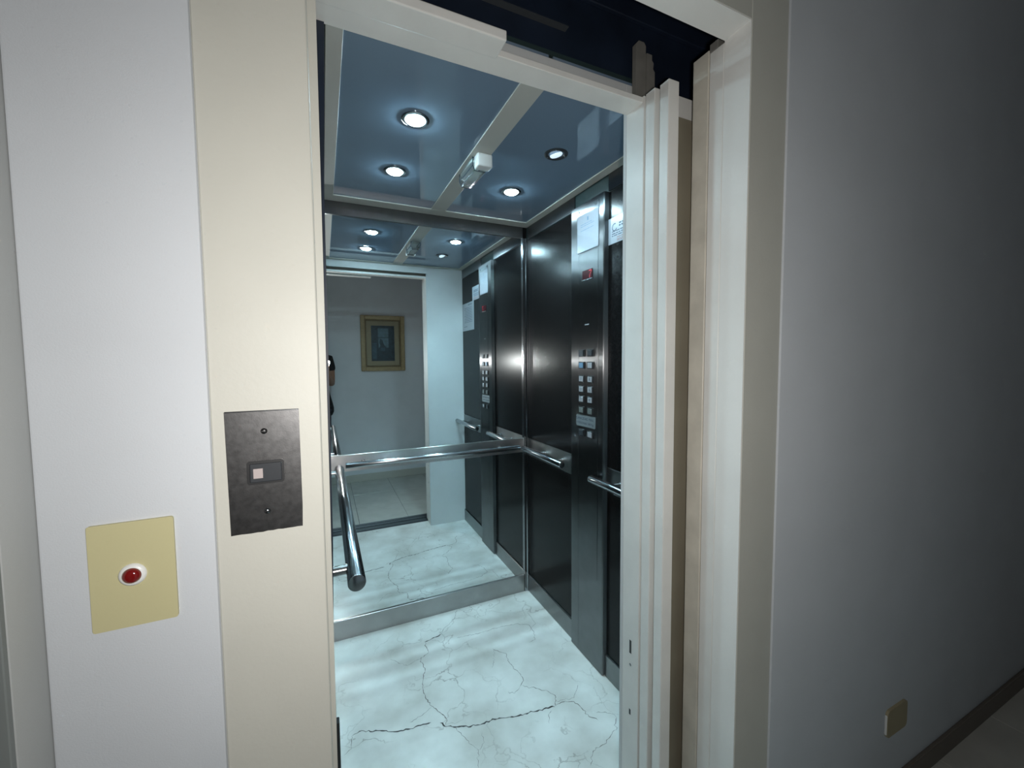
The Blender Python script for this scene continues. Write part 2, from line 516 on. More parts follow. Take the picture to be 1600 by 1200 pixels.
VEINS = [  # (width mm, dark, points)
    (3.2, 1, [(210, 1050), (245, 1028), (330, 1025), (390, 1030), (450, 1025), (520, 1005), (580, 985)]),
    (3.4, 1, [(625, 985), (650, 1000), (690, 1010), (800, 1000), (880, 970), (960, 962), (1050, 940), (1110, 925), (1160, 910)]),
    (1.6, 0, [(1160, 910), (1200, 890), (1250, 890), (1290, 920), (1320, 960), (1365, 975)]),
    (1.2, 0, [(700, 460), (690, 500), (640, 550), (620, 575)]),
    (3.4, 1, [(632, 572), (600, 590), (550, 608)]),
    (1.8, 0, [(550, 608), (560, 640), (570, 660), (530, 690), (550, 740), (540, 800), (545, 850), (580, 910), (620, 940), (655, 970), (650, 1000)]),
    (1.0, 0, [(580, 915), (540, 955), (480, 985)]),
    (1.5, 0, [(870, 640), (930, 665), (950, 710), (1000, 760), (1015, 790), (1000, 815), (1060, 825), (1120, 840), (1160, 860), (1165, 910)]),
    (1.0, 0, [(1000, 815), (970, 850), (940, 845)]),
    (1.3, 0, [(700, 590), (800, 570), (880, 545), (980, 525), (1040, 530), (1060, 560), (1070, 600), (1040, 610)]),
    (1.2, 0, [(1355, 938), (1440, 945), (1450, 1010), (1400, 1080), (1340, 1120), (1330, 1190)]),
    (0.9, 0, [(690, 1010), (740, 1060), (800, 1120), (800, 1200)]),
    (0.9, 0, [(820, 1035), (830, 1080), (800, 1120)]),
    (1.0, 0, [(1140, 930), (1130, 990)]),
    (1.2, 0, [(210, 1050), (205, 1110), (170, 1140)]),
    (0.9, 0, [(1270, 810), (1250, 870), (1170, 890)]),
    (0.8, 0, [(880, 640), (870, 730)]),
    (0.9, 0, [(1030, 470), (1070, 520), (1040, 560)]),
    (0.8, 0, [(390, 690), (470, 720), (540, 680)]),
]


def vein_mesh(bm, pts, wid, rng):
    P = [floor_pt(*p) for p in pts]
    Q = []
    for a, b in zip(P[:-1], P[1:]):
        n = max(2, int((b - a).length / 0.008))
        for k in range(n):
            Q.append(a.lerp(b, k / n))
    Q.append(P[-1])
    rows = []
    for i, q in enumerate(Q):
        d = (Q[min(i + 1, len(Q) - 1)] - Q[max(i - 1, 0)])
        d = Vector((d.x, d.y, 0)).normalized()
        nrm = Vector((-d.y, d.x, 0))
        c = q + nrm * rng.gauss(0, 0.0022)
        hw = wid * rng.uniform(0.25, 1.0) / 2
        if i in (0, len(Q) - 1): hw = 0.0002
        rows.append((c + nrm * hw, c - nrm * hw))
    vs = [(bm.verts.new((a.x, a.y, 0.0003)), bm.verts.new((b.x, b.y, 0.0003))) for a, b in rows]
    for (a, b), (c, d) in zip(vs[:-1], vs[1:]):
        bm.faces.new((a, b, d, c))


bl, bd = B(), B()
for wmm, dk, pts in VEINS:
    vein_mesh(bd if dk else bl, pts, wmm / 1000 * (2.1 if dk else 2.0), R)
struct('marble_vein', bl, M['vein'], parent=fc)
struct('marble_crack', bd, M['vein_dark'], parent=fc)
struct('door_sill', box(B(), 0.0, XC + 0.30, 0.128, 0.204, -0.03, -0.003), M['sill'], parent=fc)
bm = B()
for yy in (0.129, 0.158, 0.196):
    box(bm, 0.0, XC + 0.30, yy, yy + 0.007, -0.0031, 0.0, 0.0005)
obj('sill_ridge', bm, M['sill_lip'], fc, kind='stuff')

# --- back wall
wb = struct('wall_cabin_back', box(B(), 0.0, 1.09, 1.5005, 1.525, 0, 2.10), M['laminate'], 'back wall of the lift cabin behind the mirrors')
struct('skirting', box(B(), 0.0095, 1.033, 1.4865, 1.5, 0.0, 0.099, 0.002), M['steel'], parent=wb)
struct('handrail_band', box(B(), 0.0095, 1.040, 1.4885, 1.5, 0.822, 0.903, 0.0015), M['steel'], parent=wb)
struct('top_band', box(B(), 0.0095, 1.036, 1.4885, 1.5, 2.022, 2.0815, 0.001), M['steel_dark'], parent=wb)
bm = B()
prism(bm, [(1.034, 1.484), (1.048, 1.484), (1.052, 1.479), (1.0626, 1.479), (1.0626, 1.5), (1.034, 1.5)], 0.0, 2.0215, 'z')
struct('corner_post', bm, M['chrome'], parent=wb)
mu_ = obj('mirror', box(B(), 0.0095, 1.033, 1.4946, 1.4998, 0.9035, 2.0215), M['mirror'], None,
          'tall upper mirror above the handrail on the cabin back wall', 'mirror', 'cabin mirrors')
ml_ = obj('mirror', box(B(), 0.0095, 1.033, 1.4946, 1.4998, 0.0995, 0.8215), M['mirror'], None,
          'low mirror between the steel skirting and the back handrail', 'mirror', 'cabin mirrors')

# --- right wall: base board, laminate panels, bands
wr = struct('wall_cabin_right', box(B(), 1.066, 1.09, YF, 1.5, 0, 2.10), M['edge'], 'dark laminate side wall of the lift cabin with steel bands')
for y0, y1 in ((1.0065, 1.478), (0.3192, 0.7630)):
    struct('wall_panel', box(B(), XR, 1.0655, y0, y1, 0.9025, 2.013, 0.0015), M['laminate'], parent=wr)
    struct('wall_panel', box(B(), XR, 1.0655, y0, y1, 0.1005, 0.800, 0.0015), M['laminate'], parent=wr)
    struct('handrail_band', box(B(), XR - 0.0015, 1.0655, y0, y1, 0.803, 0.9, 0.001), M['steel_mid'], parent=wr)
    struct('skirting', box(B(), XR - 0.007, 1.0655, y0, y1, 0.0, 0.095, 0.0015), M['steel_mid'], parent=wr)
    struct('top_band', box(B(), XR - 0.002, 1.0655, y0, y1, 2.016, 2.0815, 0.001), M['steel_dark'], parent=wr)

# --- left wall (seen edge-on)
wl = struct('wall_cabin_left', box(B(), -0.03, 0.0035, 0.3185, 1.5, 0, 2.10), M['edge'], 'dark laminate side wall of the lift cabin behind the long handrail')
struct('wall_panel', box(B(), 0.004, 0.0075, 0.36, 1.484, 0.9025, 2.013, 0.0012), M['laminate'], parent=wl)
struct('wall_panel', box(B(), 0.004, 0.0075, 0.36, 1.484, 0.1005, 0.80, 0.0012), M['laminate'], parent=wl)
struct('handrail_band', box(B(), 0.004, 0.0088, 0.36, 1.484, 0.803, 0.9, 0.001), M['steel'], parent=wl)
struct('skirting', box(B(), 0.004, 0.0088, 0.36, 1.484, 0.0, 0.095, 0.001), M['steel'], parent=wl)
struct('top_band', box(B(), 0.004, 0.0088, 0.3190, 1.484, 2.016, 2.0815, 0.001), M['steel_dark'], parent=wl)
struct('front_post', prism(B(), [(-0.03, 0.0), (-0.004, 0.0), (0.006, 0.716), (0.0125, 0.99), (0.018, 1.68), (0.030, 2.08), (-0.03, 2.08)], 0.300, 0.318, 'y'), M['operator_shade'], parent=wl)  # steel post, its shade put into the navy colour

# --- front wall of the cabin + its door frame
wf = struct('wall_cabin_front', box(B(), XC + 0.0, 1.066, 0.3065, YF, 0, 2.0815, 0.001), M['cream_in'], 'pale painted return panel inside the lift beside its doorway')
struct('head_panel', box(B(), 0.0, XC, 0.3065, YF, 2.034, 2.0815, 0.001), M['cream_in'], parent=wf)
t3 = struct('trim_3', box(B(), XC, XC + 0.030, 0.2405, 0.306, 0.0, 2.0155, 0.001), M['door'], 'white painted metal frame of the cabin doorway')
struct('frame_head', box(B(), 0.0, XC + 0.030, 0.2455, 0.306, 2.0, 2.0145, 0.001), M['door'], parent=t3)
bm = B()
for zz, hh, ww in ((0.54, 0.019, 0.005), (0.348, 0.008, 0.004)):
    box(bm, XC - 0.0006, XC + 0.001, 0.2735 - ww, 0.2735 + ww * 0.6, zz - hh, zz + hh, 0.0004)
struct('lock_slot', bm, M['black'], parent=t3)
struct('frame_screw', lathe(B(), [(0, -0.001), (0.0028, -0.0008), (0.004, 0.0004)], (XC - 0.0005, 0.2725, 0.487), (1, 0, 0), 12), M['steel_plain'], parent=t3, smooth=True)
# proud cover plate over the cabin door track
obj('track_cover', box(B(), -0.06, 0.3625, 0.188, 0.2445, 1.990, 2.0105, 0.0025, 2), M['door'], None,
    'white painted cover plate ending part way along the cabin door head', 'cover plate')
# cabin sliding doors
d3 = struct('door_3', box(B(), XC + 0.0025, XC + 0.036, 0.1595, 0.1895, 0.01, 2.0105, 0.0018), M['door'],
            'open white telescopic cabin door stacked beside the cabin doorway')
struct('recessed_leaf', box(B(), XC + 0.036, XC + 0.42, 0.181, 0.1885, 0.01, 1.945), M['recess_shade'], parent=d3)
struct('door_panel', box(B(), XC + 0.0005, XC + 0.42, 0.2035, 0.235, 0.01, 2.0145, 0.0015), M['door'], parent=d3)
bm = B()
prism(bm, [(0.779, 2.02), (0.812, 2.02), (0.812, 2.178), (0.806, 2.186), (0.788, 2.186), (0.779, 2.176)], 0.286, 0.300, 'y')
struct('hanger_bracket', bm, M['bracket'], parent=d3)
bm = B()
prism(bm, [(0.814, 2.02), (0.842, 2.02), (0.842, 2.118), (0.836, 2.125), (0.838, 2.14), (0.832, 2.146), (0.832, 2.16), (0.814, 2.16)], 0.284, 0.300, 'y')
struct('hanger_bracket', bm, M['bracket'], parent=d3)
# door machine above the cabin doorway
op = thing('door_operator', 'dark blue door machine beam above the open lift doorway', 'door machine', (0.45, 0.38, 2.09))
obj('beam', box(B(), -0.1, 1.30, 0.325, 0.50, 2.10, 2.62, 0.004), M['operator_shade'], op)
obj('track_rail', box(B(), -0.1, 0.585, 0.308, 0.3245, 2.1705, 2.1735), M['rail_line'], op)
obj('track_channel', box(B(), -0.1, 1.25, 0.312, 0.3245, 2.26, 2.30, 0.002), M['operator_shade'], op)
# black rubber buffer low on the left side of the cabin doorway
obj('door_buffer', prism(B(), rrect(0.0, 0.0125, 0.236, 0.252, 0.003), 0.12, 0.642), M['rubber'], None,
    'worn black rubber buffer strip at the foot of the left cabin jamb', 'buffer')

# --- ceiling
cc = struct('ceiling_cabin', box(B(), 0.0, 1.09, 0.3195, 1.5, 2.0985, 2.11), M['edge'], 'glossy blue grey ceiling of the lift cabin with pale strips')
for x0, x1 in ((0.0705, 0.5045), (0.5775, 1.0195)):
    struct('ceiling_panel', box(B(), x0 - 0.03, x1 + 0.03, 0.3195, 1.47, 2.0865, 2.098), M['ceil'], parent=cc)
for x0, x1, y0, y1 in ((0.033, 0.070, 0.362, 1.414), (0.505, 0.577, 0.362, 1.414), (1.020, 1.0605, 0.362, 1.414),
                       (0.033, 1.0605, 1.4145, 1.488), (0.033, 1.0605, 0.3195, 0.3615)):
    struct('ceiling_strip', box(B(), x0, x1, y0, y1, 2.0815, 2.0863, 0.001), M['ctrim'], parent=cc)

# ================================================================== HANDRAILS
def handrail(label, a, b, offs, wall_dir, r=0.019, wall_gap=0.045, br=0.0085):
    a, b = Vector(a), Vector(b)
    t = thing('handrail', label, 'handrail', (a + b) / 2, 'tubular handrails in the lift cabin')
    obj('rail', cyl(B(), a, b, r, 32, bev=0.0018), M['chrome'], t, smooth=True)
    d = (b - a).normalized()
    for o_ in offs:
        p = a + d * o_
        q = p + Vector(wall_dir) * wall_gap
        s = obj('bracket', cyl(B(), p, q, br, 18), M['steel_plain'], t, smooth=True)
        obj('rosette', cyl(B(), q - Vector(wall_dir) * 0.003, q, br * 1.5, 18), M['steel_plain'], s, smooth=True)
    return t


handrail('long steel handrail with a blunt near end on the cabin left side', (0.0575, 0.331, 0.865), (0.0575, 1.375, 0.865), (0.075, 0.98), (-1, 0, 0), wall_gap=0.0495, br=0.0115)
handrail('steel handrail running across the mirrors on the cabin back wall', (0.086, 1.435, 0.864), (0.983, 1.435, 0.864), (0.082, 0.80), (0, 1, 0), r=0.0135, wall_gap=0.053, br=0.007)
handrail('short steel handrail on the dark panel beyond the button column', (1.003, 1.022, 0.857), (1.003, 1.427, 0.857), (0.09, 0.26), (1, 0, 0), r=0.0155, wall_gap=0.058, br=0.007)
handrail('steel handrail on the near side of the button column', (1.003, 0.294, 0.851), (1.003, 0.797, 0.851), (0.09, 0.385), (1, 0, 0), r=0.0158, wall_gap=0.058, br=0.007)

# ================================================================== BUTTON COLUMN
XF = 1.0430
cop = thing('control_panel', 'tall brushed steel button column on the dark cabin wall', 'control panel', (1.054, 0.885, 0.0))
bm = B()
prism(bm, [(XF, 0.7695), (XF + 0.003, 0.7665), (1.0655, 0.764), (1.0655, 1.0055), (XF, 1.0035)], 0.003, 2.0155, 'z')
obj('column', bm, M['steel_dark'], cop)
obj('face_plate', box(B(), XF - 0.0012, XF, 0.803, 0.942, 0.40, 2.0, 0.0004), M['steel_dark'], cop)
obj('side_strip', box(B(), XF - 0.0008, XF, 0.7698, 0.800, 0.02, 2.0, 0.0003), M['steel_dark'], cop)
obj('side_strip', box(B(), XF - 0.0008, XF, 0.9445, 1.0025, 0.02, 2.0, 0.0003), M['steel_dark'], cop)
XP = XF - 0.0012


def cop_uv(yc, zc, h):   # lettering on a face looking towards -X: reading direction runs towards -Y
    return lambda u, v, t: (h - t, yc - u, zc + v)


dsp = obj('display', box(B(), XP - 0.003, XP, 0.841, 0.912, 1.691, 1.729, 0.0008), M['disp'], cop)
bm = B()
SEVEN = ["11111", "00001", "00010", "00100", "01000", "01000", "01000"]
for r_, row in enumerate(SEVEN):
    for c_, ch in enumerate(row):
        if ch == '1':
            yy = 0.8615 - c_ * 0.0039
            zz = 1.7235 - r_ * 0.0047
            box(bm, XP - 0.0036, XP - 0.003, yy - 0.0016, yy + 0.0016, zz - 0.002, zz + 0.002)
obj('digit', bm, M['digit'], dsp)
obj('display_rim', box(B(), XP - 0.0042, XP, 0.838, 0.915, 1.687, 1.6905), M['chrome'], dsp)
obj('engraved_mark', box(B(), XP - 0.0008, XP, 0.866, 0.896, 1.4955, 1.5005, 0.0003), M['key'], cop)
ROWS = [(1.3755, 'key_dark', 'key_dark', '', ''), (1.3225, 'key_blue', 'key', '', ''),
        (1.2625, 'key', 'key', '7', '8'), (1.2175, 'key', 'key', '5', '6'), (1.1735, 'key', 'key', '3', '4'),
        (1.1255, 'key_dim', 'key_dim', '1', '2'), (1.024, 'key_dark', 'key', '', '')]
for z, ka, kb, ta, tb in ROWS:
    for yc, kk, tt in ((0.917, ka, ta), (0.852, kb, tb)):
        bt = obj('button', box(B(), XP - 0.004, XP, yc - 0.022, yc + 0.022, z - 0.0155, z + 0.0155, 0.001), M['black'], cop)
        obj('button_cap', box(B(), XP - 0.0065, XP - 0.004, yc - 0.0155, yc + 0.0155, z - 0.0115, z + 0.0115, 0.001), M[kk], bt)
        if tt:
            obj('numeral', text_bm(tt, 0.017, cop_uv(yc, z, XP - 0.0065)), M['ink'], bt)
lab = obj('capacity_plate', prism(B(), rrect(0.8165, 0.960, 1.053, 1.103, 0.008), XP - 0.0015, XP, 'x'), M['label'], cop)
obj('lettering', text_bm('CAPACIDAD MAX.', 0.0165, cop_uv(0.893, 1.0875, XP - 0.0015)), M['ink'], lab)
obj('lettering', text_bm('4 PERSONAS 300 Kg', 0.0145, cop_uv(0.893, 1.0675, XP - 0.0015)), M['ink'], lab)

# ================================================================== NOTICES
n1 = thing('notice', 'white sheet in a screwed acrylic holder at the top of the button column', 'notice', (XP, 0.875, 1.808), 'notices in the lift cabin')
obj('sheet', box(B(), XP - 0.0012, XP - 0.0003, 0.799, 0.9515, 1.812, 1.968), M['paper'], n1)
hl_ = obj('holder', box(B(), XP - 0.0032, XP - 0.0016, 0.795, 0.9555, 1.808, 1.9955, 0.0004), M['acrylic'], n1)
for yy in (0.818, 0.934):
    obj('screw', lathe(B(), [(0.004, 0), (0.0035, 0.0015), (0, 0.002)], (XP - 0.0032, yy, 1.983), (-1, 0, 0), 12), M['black'], hl_, smooth=True)
bm = B()
fc1 = lambda u, v, t: (XP - 0.0012 - t, 0.946 - u, v)
word_lines(bm, fc1, 0.02, 0.14, [1.925, 1.917, 1.90], 0.0022, R, fill=0.8)
quad(bm, fc1, 0.068, 0.076, 1.936, 1.951, 0.0003)
obj('print', bm, M['key_blue'], n1, kind='stuff')

n2 = thing('notice', 'small printed card with a round logo on the dark panel right of the button column', 'notice', (XR, 0.67, 1.80), 'notices in the lift cabin')
obj('card', box(B(), XR - 0.0012, XR - 0.0002, 0.571, 0.7625, 1.8035, 1.905, 0.0003), M['paper_gloss'], n2)
fc2 = lambda u, v, t: (XR - 0.0012 - t, 0.760 - u, v)
bm = B()
word_lines(bm, fc2, 0.062, 0.185, [1.872, 1.862], 0.006, R)
word_lines(bm, fc2, 0.02, 0.185, [1.848, 1.839, 1.831], 0.0035, R)
obj('print', bm, M['ink'], n2, kind='stuff')
bm = B()
word_lines(bm, fc2, 0.05, 0.185, [1.822, 1.814, 1.809], 0.003, R)
obj('red_print', bm, M['ink_red'], n2, kind='stuff')
bm = B()
for k in range(24):   # open ring of the logo
    a0, a1 = math.radians(60 + 11.5 * k), math.radians(60 + 11.5 * (k + 1))
    pts = [(r_ * math.cos(a), r_ * math.sin(a)) for r_, a in ((0.0115, a0), (0.0155, a0), (0.0155, a1), (0.0115, a1))]
    vs = [bm.verts.new((XR - 0.0016, 0.760 - 0.036 - p[0], 1.865 + p[1])) for p in pts]
    bm.faces.new(vs)
obj('logo', bm, M['ink'], n2)

n3 = thing('notice', 'white typed sheet on the dark panel beside the pale cabin return', 'notice', (XR, 0.455, 1.585), 'notices in the lift cabin')
obj('sheet', box(B(), XR - 0.0010, XR - 0.0002, 0.3225, 0.6015, 1.585, 1.803, 0.0002), M['paper'], n3)
bm = B()
fc3 = lambda u, v, t: (XR - 0.0010 - t, 0.59 - u, v)
word_lines(bm, fc3, 0.03, 0.14, [1.787, 1.78], 0.004, R)
word_lines(bm, fc3, 0.03, 0.24, [1.762 - 0.0125 * k for k in range(10)], 0.0038, R)
word_lines(bm, fc3, 0.15, 0.25, [1.615], 0.004, R)
obj('print', bm, M['ink'], n3, kind='stuff')

# ================================================================== CEILING LIGHTS
def spot(label, x, y, lit=True, tilt=None):
    z = 2.0865
    t = thing('ceiling_spotlight', label, 'spotlight', (x, y, z), 'recessed spotlights in the cabin ceiling')
    prof = [(0.0425, 0.0), (0.0425, 0.0025), (0.039, 0.0045), (0.031, 0.004), (0.0285, 0.0015), (0.0275, 0.0005)]
    obj('rim', lathe(B(), prof, (x, y, z), (0, 0, -1), 32), M['chrome'] if lit else M['graphite'], t, smooth=True)
    ax = Vector(tilt or (0, 0, -1)).normalized()
    rl = 0.030 if lit else 0.023
    obj('lens', lathe(B(), [(rl, 0.0), (rl * 0.97, 0.005), (rl * 0.8, 0.0085), (rl * 0.45, 0.0105), (0, 0.011)], Vector((x, y, z - 0.0005)), ax, 28),
        M['lens_on'] if lit else M['lens_off'], t, smooth=True)
    if not lit:
        for dx, dy in ((0.035, 0), (-0.018, 0.030), (-0.018, -0.030)):
            obj('rim_screw', lathe(B(), [(0.0025, 0), (0, 0.0015)], (x + dx, y + dy, z - 0.0042), (0, 0, -1), 10), M['chrome'], t, smooth=True)
    ld = bpy.data.lights.new('spot_beam', 'SPOT')
    ld.energy = SPOT_POWER * (1.0 if lit else 0.55)
    ld.color = SPOT_COLOR
    ld.spot_size = math.radians(125)
    ld.spot_blend = 0.5
    ld.shadow_soft_size = 0.026
    lo = bpy.data.objects.new('spot_beam', ld)
    lo.parent = t
    lo.location = ax * 0.042
    lo.rotation_euler = (-ax).to_track_quat('Z', 'Y').to_euler()
    COL.objects.link(lo)
    return t


spot('lit ceiling spotlight nearest the doorway on the broad ceiling panel', 0.286, 0.704)
spot('lit ceiling spotlight nearest the mirror on the broad ceiling panel', 0.283, 1.081)
spot('lit ceiling spotlight nearest the mirror, beyond the pale middle strip', 0.780, 1.078)
spot('tilted ceiling spotlight with a dark rim, its lens looking dim', 0.791, 0.715, lit=False, tilt=(0.35, 0.12, -1))

# emergency light on the middle strip
em = thing('emergency_light', 'small white emergency light with a clear cover under the middle ceiling strip', 'emergency light', (0.541, 0.91, 2.0815))
obj('housing', box(B(), 0.523, 0.580, 0.800, 0.842, 2.036, 2.0812, 0.006, 3), M['white_plastic'], em, smooth=True)
bm = B()
prism(bm, [(0.519, 2.081), (0.519, 2.050), (0.527, 2.034), (0.567, 2.034), (0.574, 2.050), (0.574, 2.081)], 0.8425, 1.000, 'y')
obj('cover', bm, M['clear'], em)
obj('back_plate', box(B(), 0.530, 0.568, 0.845, 0.998, 2.072, 2.0812, 0.001), M['white_plastic'], em)


def edge_loop(y):
    b_ = B()
    pts = [(0.5185, 2.081), (0.5185, 2.050), (0.5268, 2.0335), (0.5672, 2.0335)]
    for (xa, za), (xb, zb) in zip(pts[:-1], pts[1:]):
        cyl(b_, (xa, y, za), (xb, y, zb), 0.0014, 8)
    return b_


obj('cover_rim', edge_loop(0.8425), M['clear_edge'], em)
obj('cover_rim', edge_loop(1.000), M['clear_edge'], em)
for yy in (0.87, 0.93):
    obj('cover_screw', lathe(B(), [(0.0026, 0), (0, 0.0016)], (0.556, yy, 2.0338), (0, 0, -1), 10), M['chrome'], em, smooth=True)

# ================================================================== LANDING FITTINGS
YP = 0.0
cs = thing('call_station', 'worn dark steel plate with a black call button on the cream frame', 'call button', (-0.066, YP, 1.1315))
pts = []
bot = [(-0.1055 + 0.0795 * k / 14, 1.1313 + R.uniform(0, 0.0011)) for k in range(15)]
pts = bot + [(-0.0252, 1.16), (-0.0255, 1.2868), (-0.1070, 1.2868)]
obj('plate', prism(B(), pts, YP - 0.0016, YP + 0.0005, 'y'), M['plate'], cs)
obj('plate_edge', box(B(), -0.1066, -0.0258, YP - 0.0021, YP - 0.0004, 1.2861, 1.2876, 0.0004), M['chrome'], cs)
bz = obj('bezel', prism(B(), rrect(-0.0856, -0.0447, 1.194, 1.2238, 0.0035), YP - 0.0034, YP - 0.0015, 'y'), M['black'], cs)
obj('button', box(B(), -0.0824, -0.0472, YP - 0.0062, YP - 0.0033, 1.1970, 1.2206, 0.0012, 2), M['graphite'], bz)
obj('indicator', box(B(), -0.0785, -0.0680, YP - 0.0067, YP - 0.0060, 1.2022, 1.2146, 0.0003), M['pink'], bz)
for zz, mm_ in ((1.2610, 'plate'), (1.1580, 'chrome')):
    sc_ = obj('screw', lathe(B(), [(0.0038, 0), (0.0036, 0.0010), (0.0025, 0.0022), (0, 0.0028)], (-0.0655, YP - 0.0014, zz), (0, -1, 0), 18), M[mm_], cs, smooth=True)
    obj('slot', box(B(), -0.0680, -0.0630, YP - 0.0044, YP - 0.0040, zz - 0.0005, zz + 0.0005), M['black'], sc_)

YW = -0.004
al = thing('alarm_plate', 'yellowed plastic blank plate with a red button on the white wall', 'alarm button', (-0.1985, YW, 1.0475))
obj('plate', prism(B(), rrect(-0.2368, -0.1602, 1.0475, 1.1690, 0.0028), YW - 0.0035, YW + 0.0005, 'y'), M['cream_plastic'], al)
bz = obj('bezel', lathe(B(), [(0.0128, 0), (0.0125, 0.0018), (0.0105, 0.0036), (0.0088, 0.0040)], (-0.1993, YW - 0.0033, 1.1080), (0, -1, 0), 32), M['white_plastic'], al, smooth=True)
obj('red_button', lathe(B(), [(0.0088, 0.001), (0.0086, 0.0048), (0.0070, 0.0072), (0.0040, 0.0086), (0, 0.0090)], (-0.1993, YW - 0.0033, 1.1080), (0, -1, 0), 28), M['red'], bz, smooth=True)

so = thing('wall_socket', 'small olive cover plate low on the dark wall right of the lift', 'wall plate', (1.548, YW, 0.213))
obj('plate', prism(B(), rrect(1.492, 1.606, 0.214, 0.298, 0.013, 5), YW - 0.007, YW + 0.0005, 'y'), M['olive_plastic'], so)
obj('lit_edge', box(B(), 1.4885, 1.4925, YW - 0.006, YW, 0.225, 0.287, 0.002), M['white_plastic'], so)  # flash-lit side of the plate put in as a white strip

# ================================================================== FRAMED PICTURE (seen in the mirror)
YV = -1.266
pic = thing('framed_picture', 'small framed print with a wide gilt frame hanging on the wall opposite the lift', 'picture', (0.629, YV, 1.235))
def ring(x0, x1, z0, z1, wd, y0, y1, bev=0.002):
    b_ = B()
    box(b_, x0, x0 + wd, y0, y1, z0, z1, bev); box(b_, x1 - wd, x1, y0, y1, z0, z1, bev)
    box(b_, x0 + wd, x1 - wd, y0, y1, z0, z0 + wd, bev); box(b_, x0 + wd, x1 - wd, y0, y1, z1 - wd, z1, bev)
    return b_
obj('frame', ring(0.391, 0.867, 1.237, 1.857, 0.046, YV, YV + 0.035, 0.006), M['gilt'], pic)
obj('frame_slip', ring(0.437, 0.821, 1.283, 1.811, 0.016, YV, YV + 0.022, 0.003), M['gilt_dark'], pic)
obj('mount', ring(0.453, 0.805, 1.299, 1.795, 0.050, YV, YV + 0.012, 0.001), M['passe'], pic)
pr = obj('print', box(B(), 0.499, 0.753, YV, YV + 0.010, 1.345, 1.745), M['print'], pic)
f5 = lambda u, v, t: (u, YV + 0.010 + t, v)
for r_ in ((0.575, 0.690, 1.615, 1.715), (0.580, 0.690, 1.500, 1.608)):
    bm = B(); quad(bm, f5, *r_, 0.0004); obj('window_patch', bm, M['print_light'], pr)
bm = B()
prism(bm, [(0.585, 1.36), (0.70, 1.36), (0.695, 1.46), (0.665, 1.50), (0.640, 1.53), (0.625, 1.58), (0.600, 1.60), (0.588, 1.56), (0.600, 1.52), (0.578, 1.47)], YV + 0.0105, YV + 0.0110, 'y')
obj('figure_patch', bm, M['print'], pr)
for r_ in ((0.605, 0.650, 1.46, 1.50, 0.0014), (0.515, 0.560, 1.37, 1.55, 0.0004)):
    bm = B(); quad(bm, f5, *r_); obj('pale_patch', bm, M['print_mid'], pr)

# ================================================================== PHONE AND PHOTOGRAPHER (reflected beside the left jamb)
def frame_pt(r_, u_, f_):
    return CAM + RIGHT * r_ + UP * u_ + FWD * f_


def frame_box(bm, r0, r1, u0, u1, f0, f1, bev=0.0, seg=2):
    t = bmesh.new()
    box(t, r0, r1, u0, u1, f0, f1, bev, seg)
    for v in t.verts: v.co = frame_pt(*v.co)
    merge(bm, t)
    return bm


ph = thing('phone', 'dark phone held sideways by the person taking the picture', 'phone', frame_pt(0, -0.05, -0.008))
obj('body', frame_box(B(), -0.095, 0.056, -0.052, 0.024, -0.0125, -0.0045, 0.003), M['phone'], ph)
lb = obj('lens_block', frame_box(B(), -0.016, 0.052, -0.024, 0.014, -0.0046, -0.0028, 0.0007), M['phone'], ph)
obj('lens', lathe(B(), [(0.0075, 0), (0.0075, 0.0008), (0, 0.0008)], frame_pt(0.0, 0.0, -0.0029), FWD, 24), M['glass_black'], lb)
obj('lens', lathe(B(), [(0.0075, 0), (0.0075, 0.0008), (0, 0.0008)], frame_pt(0.022, -0.010, -0.0029), FWD, 24), M['glass_black'], lb)
obj('flash', lathe(B(), [(0.0055, 0), (0.0055, 0.0008), (0, 0.0008)], frame_pt(0.046, -0.012, -0.0029), FWD, 20), M['flash'], lb)


def skin_mesh(verts, edges, radii, root=0, sub=2):
    me = bpy.data.meshes.new('skin_tmp')
    me.from_pydata([tuple(v) for v in verts], edges, [])
    o = bpy.data.objects.new('skin_tmp', me)
    COL.objects.link(o)
    md = o.modifiers.new('skin', 'SKIN')
    md.use_smooth_shade = True
    for i, r_ in enumerate(radii):
        sv = me.skin_vertices[0].data[i]
        sv.radius = (r_, r_) if not isinstance(r_, tuple) else r_
        sv.use_root = (i == root)
    sb = o.modifiers.new('sub', 'SUBSURF')
    sb.levels = sub
    sb.render_levels = sub
    dg = bpy.context.evaluated_depsgraph_get()
    dg.update()
    out = bpy.data.meshes.new_from_object(o.evaluated_get(dg))
    bm = bmesh.new()
    bm.from_mesh(out)
    bpy.data.objects.remove(o)
    bpy.data.meshes.remove(me)
    bpy.data.meshes.remove(out)
    return bm


class G:
    def __init__(s): s.v, s.e, s.r = [], [], []
    def add(s, p, r_, parent=None):
        s.v.append(Vector(p)); s.r.append(r_)
        if parent is not None: s.e.append((parent, len(s.v) - 1))
        return len(s.v) - 1
    def chain(s, parent, items):
        for p, r_ in items: parent = s.add(p, r_, parent)
        return parent


PX = -0.100
g = G()
pel = g.add((PX, -0.98, 0.92), (0.13, 0.10))
wa = g.add((PX, -0.98, 1.08), (0.12, 0.09), pel)
ch = g.add((PX, -0.98, 1.26), (0.14, 0.10), wa)
cl = g.add((PX, -0.975, 1.38), (0.10, 0.07), ch)
nk = g.add((PX, -0.965, 1.45), 0.052, cl)
hd0 = g.chain(nk, [((PX + .002, -0.945, 1.52), 0.060), ((PX + .005, -0.935, 1.585), 0.080), ((PX + .005, -0.945, 1.64), 0.078), ((PX + .005, -0.95, 1.675), 0.05)])
hp = frame_pt(0.045, -0.062, -0.010)   # where the right hand holds the lower edge of the phone


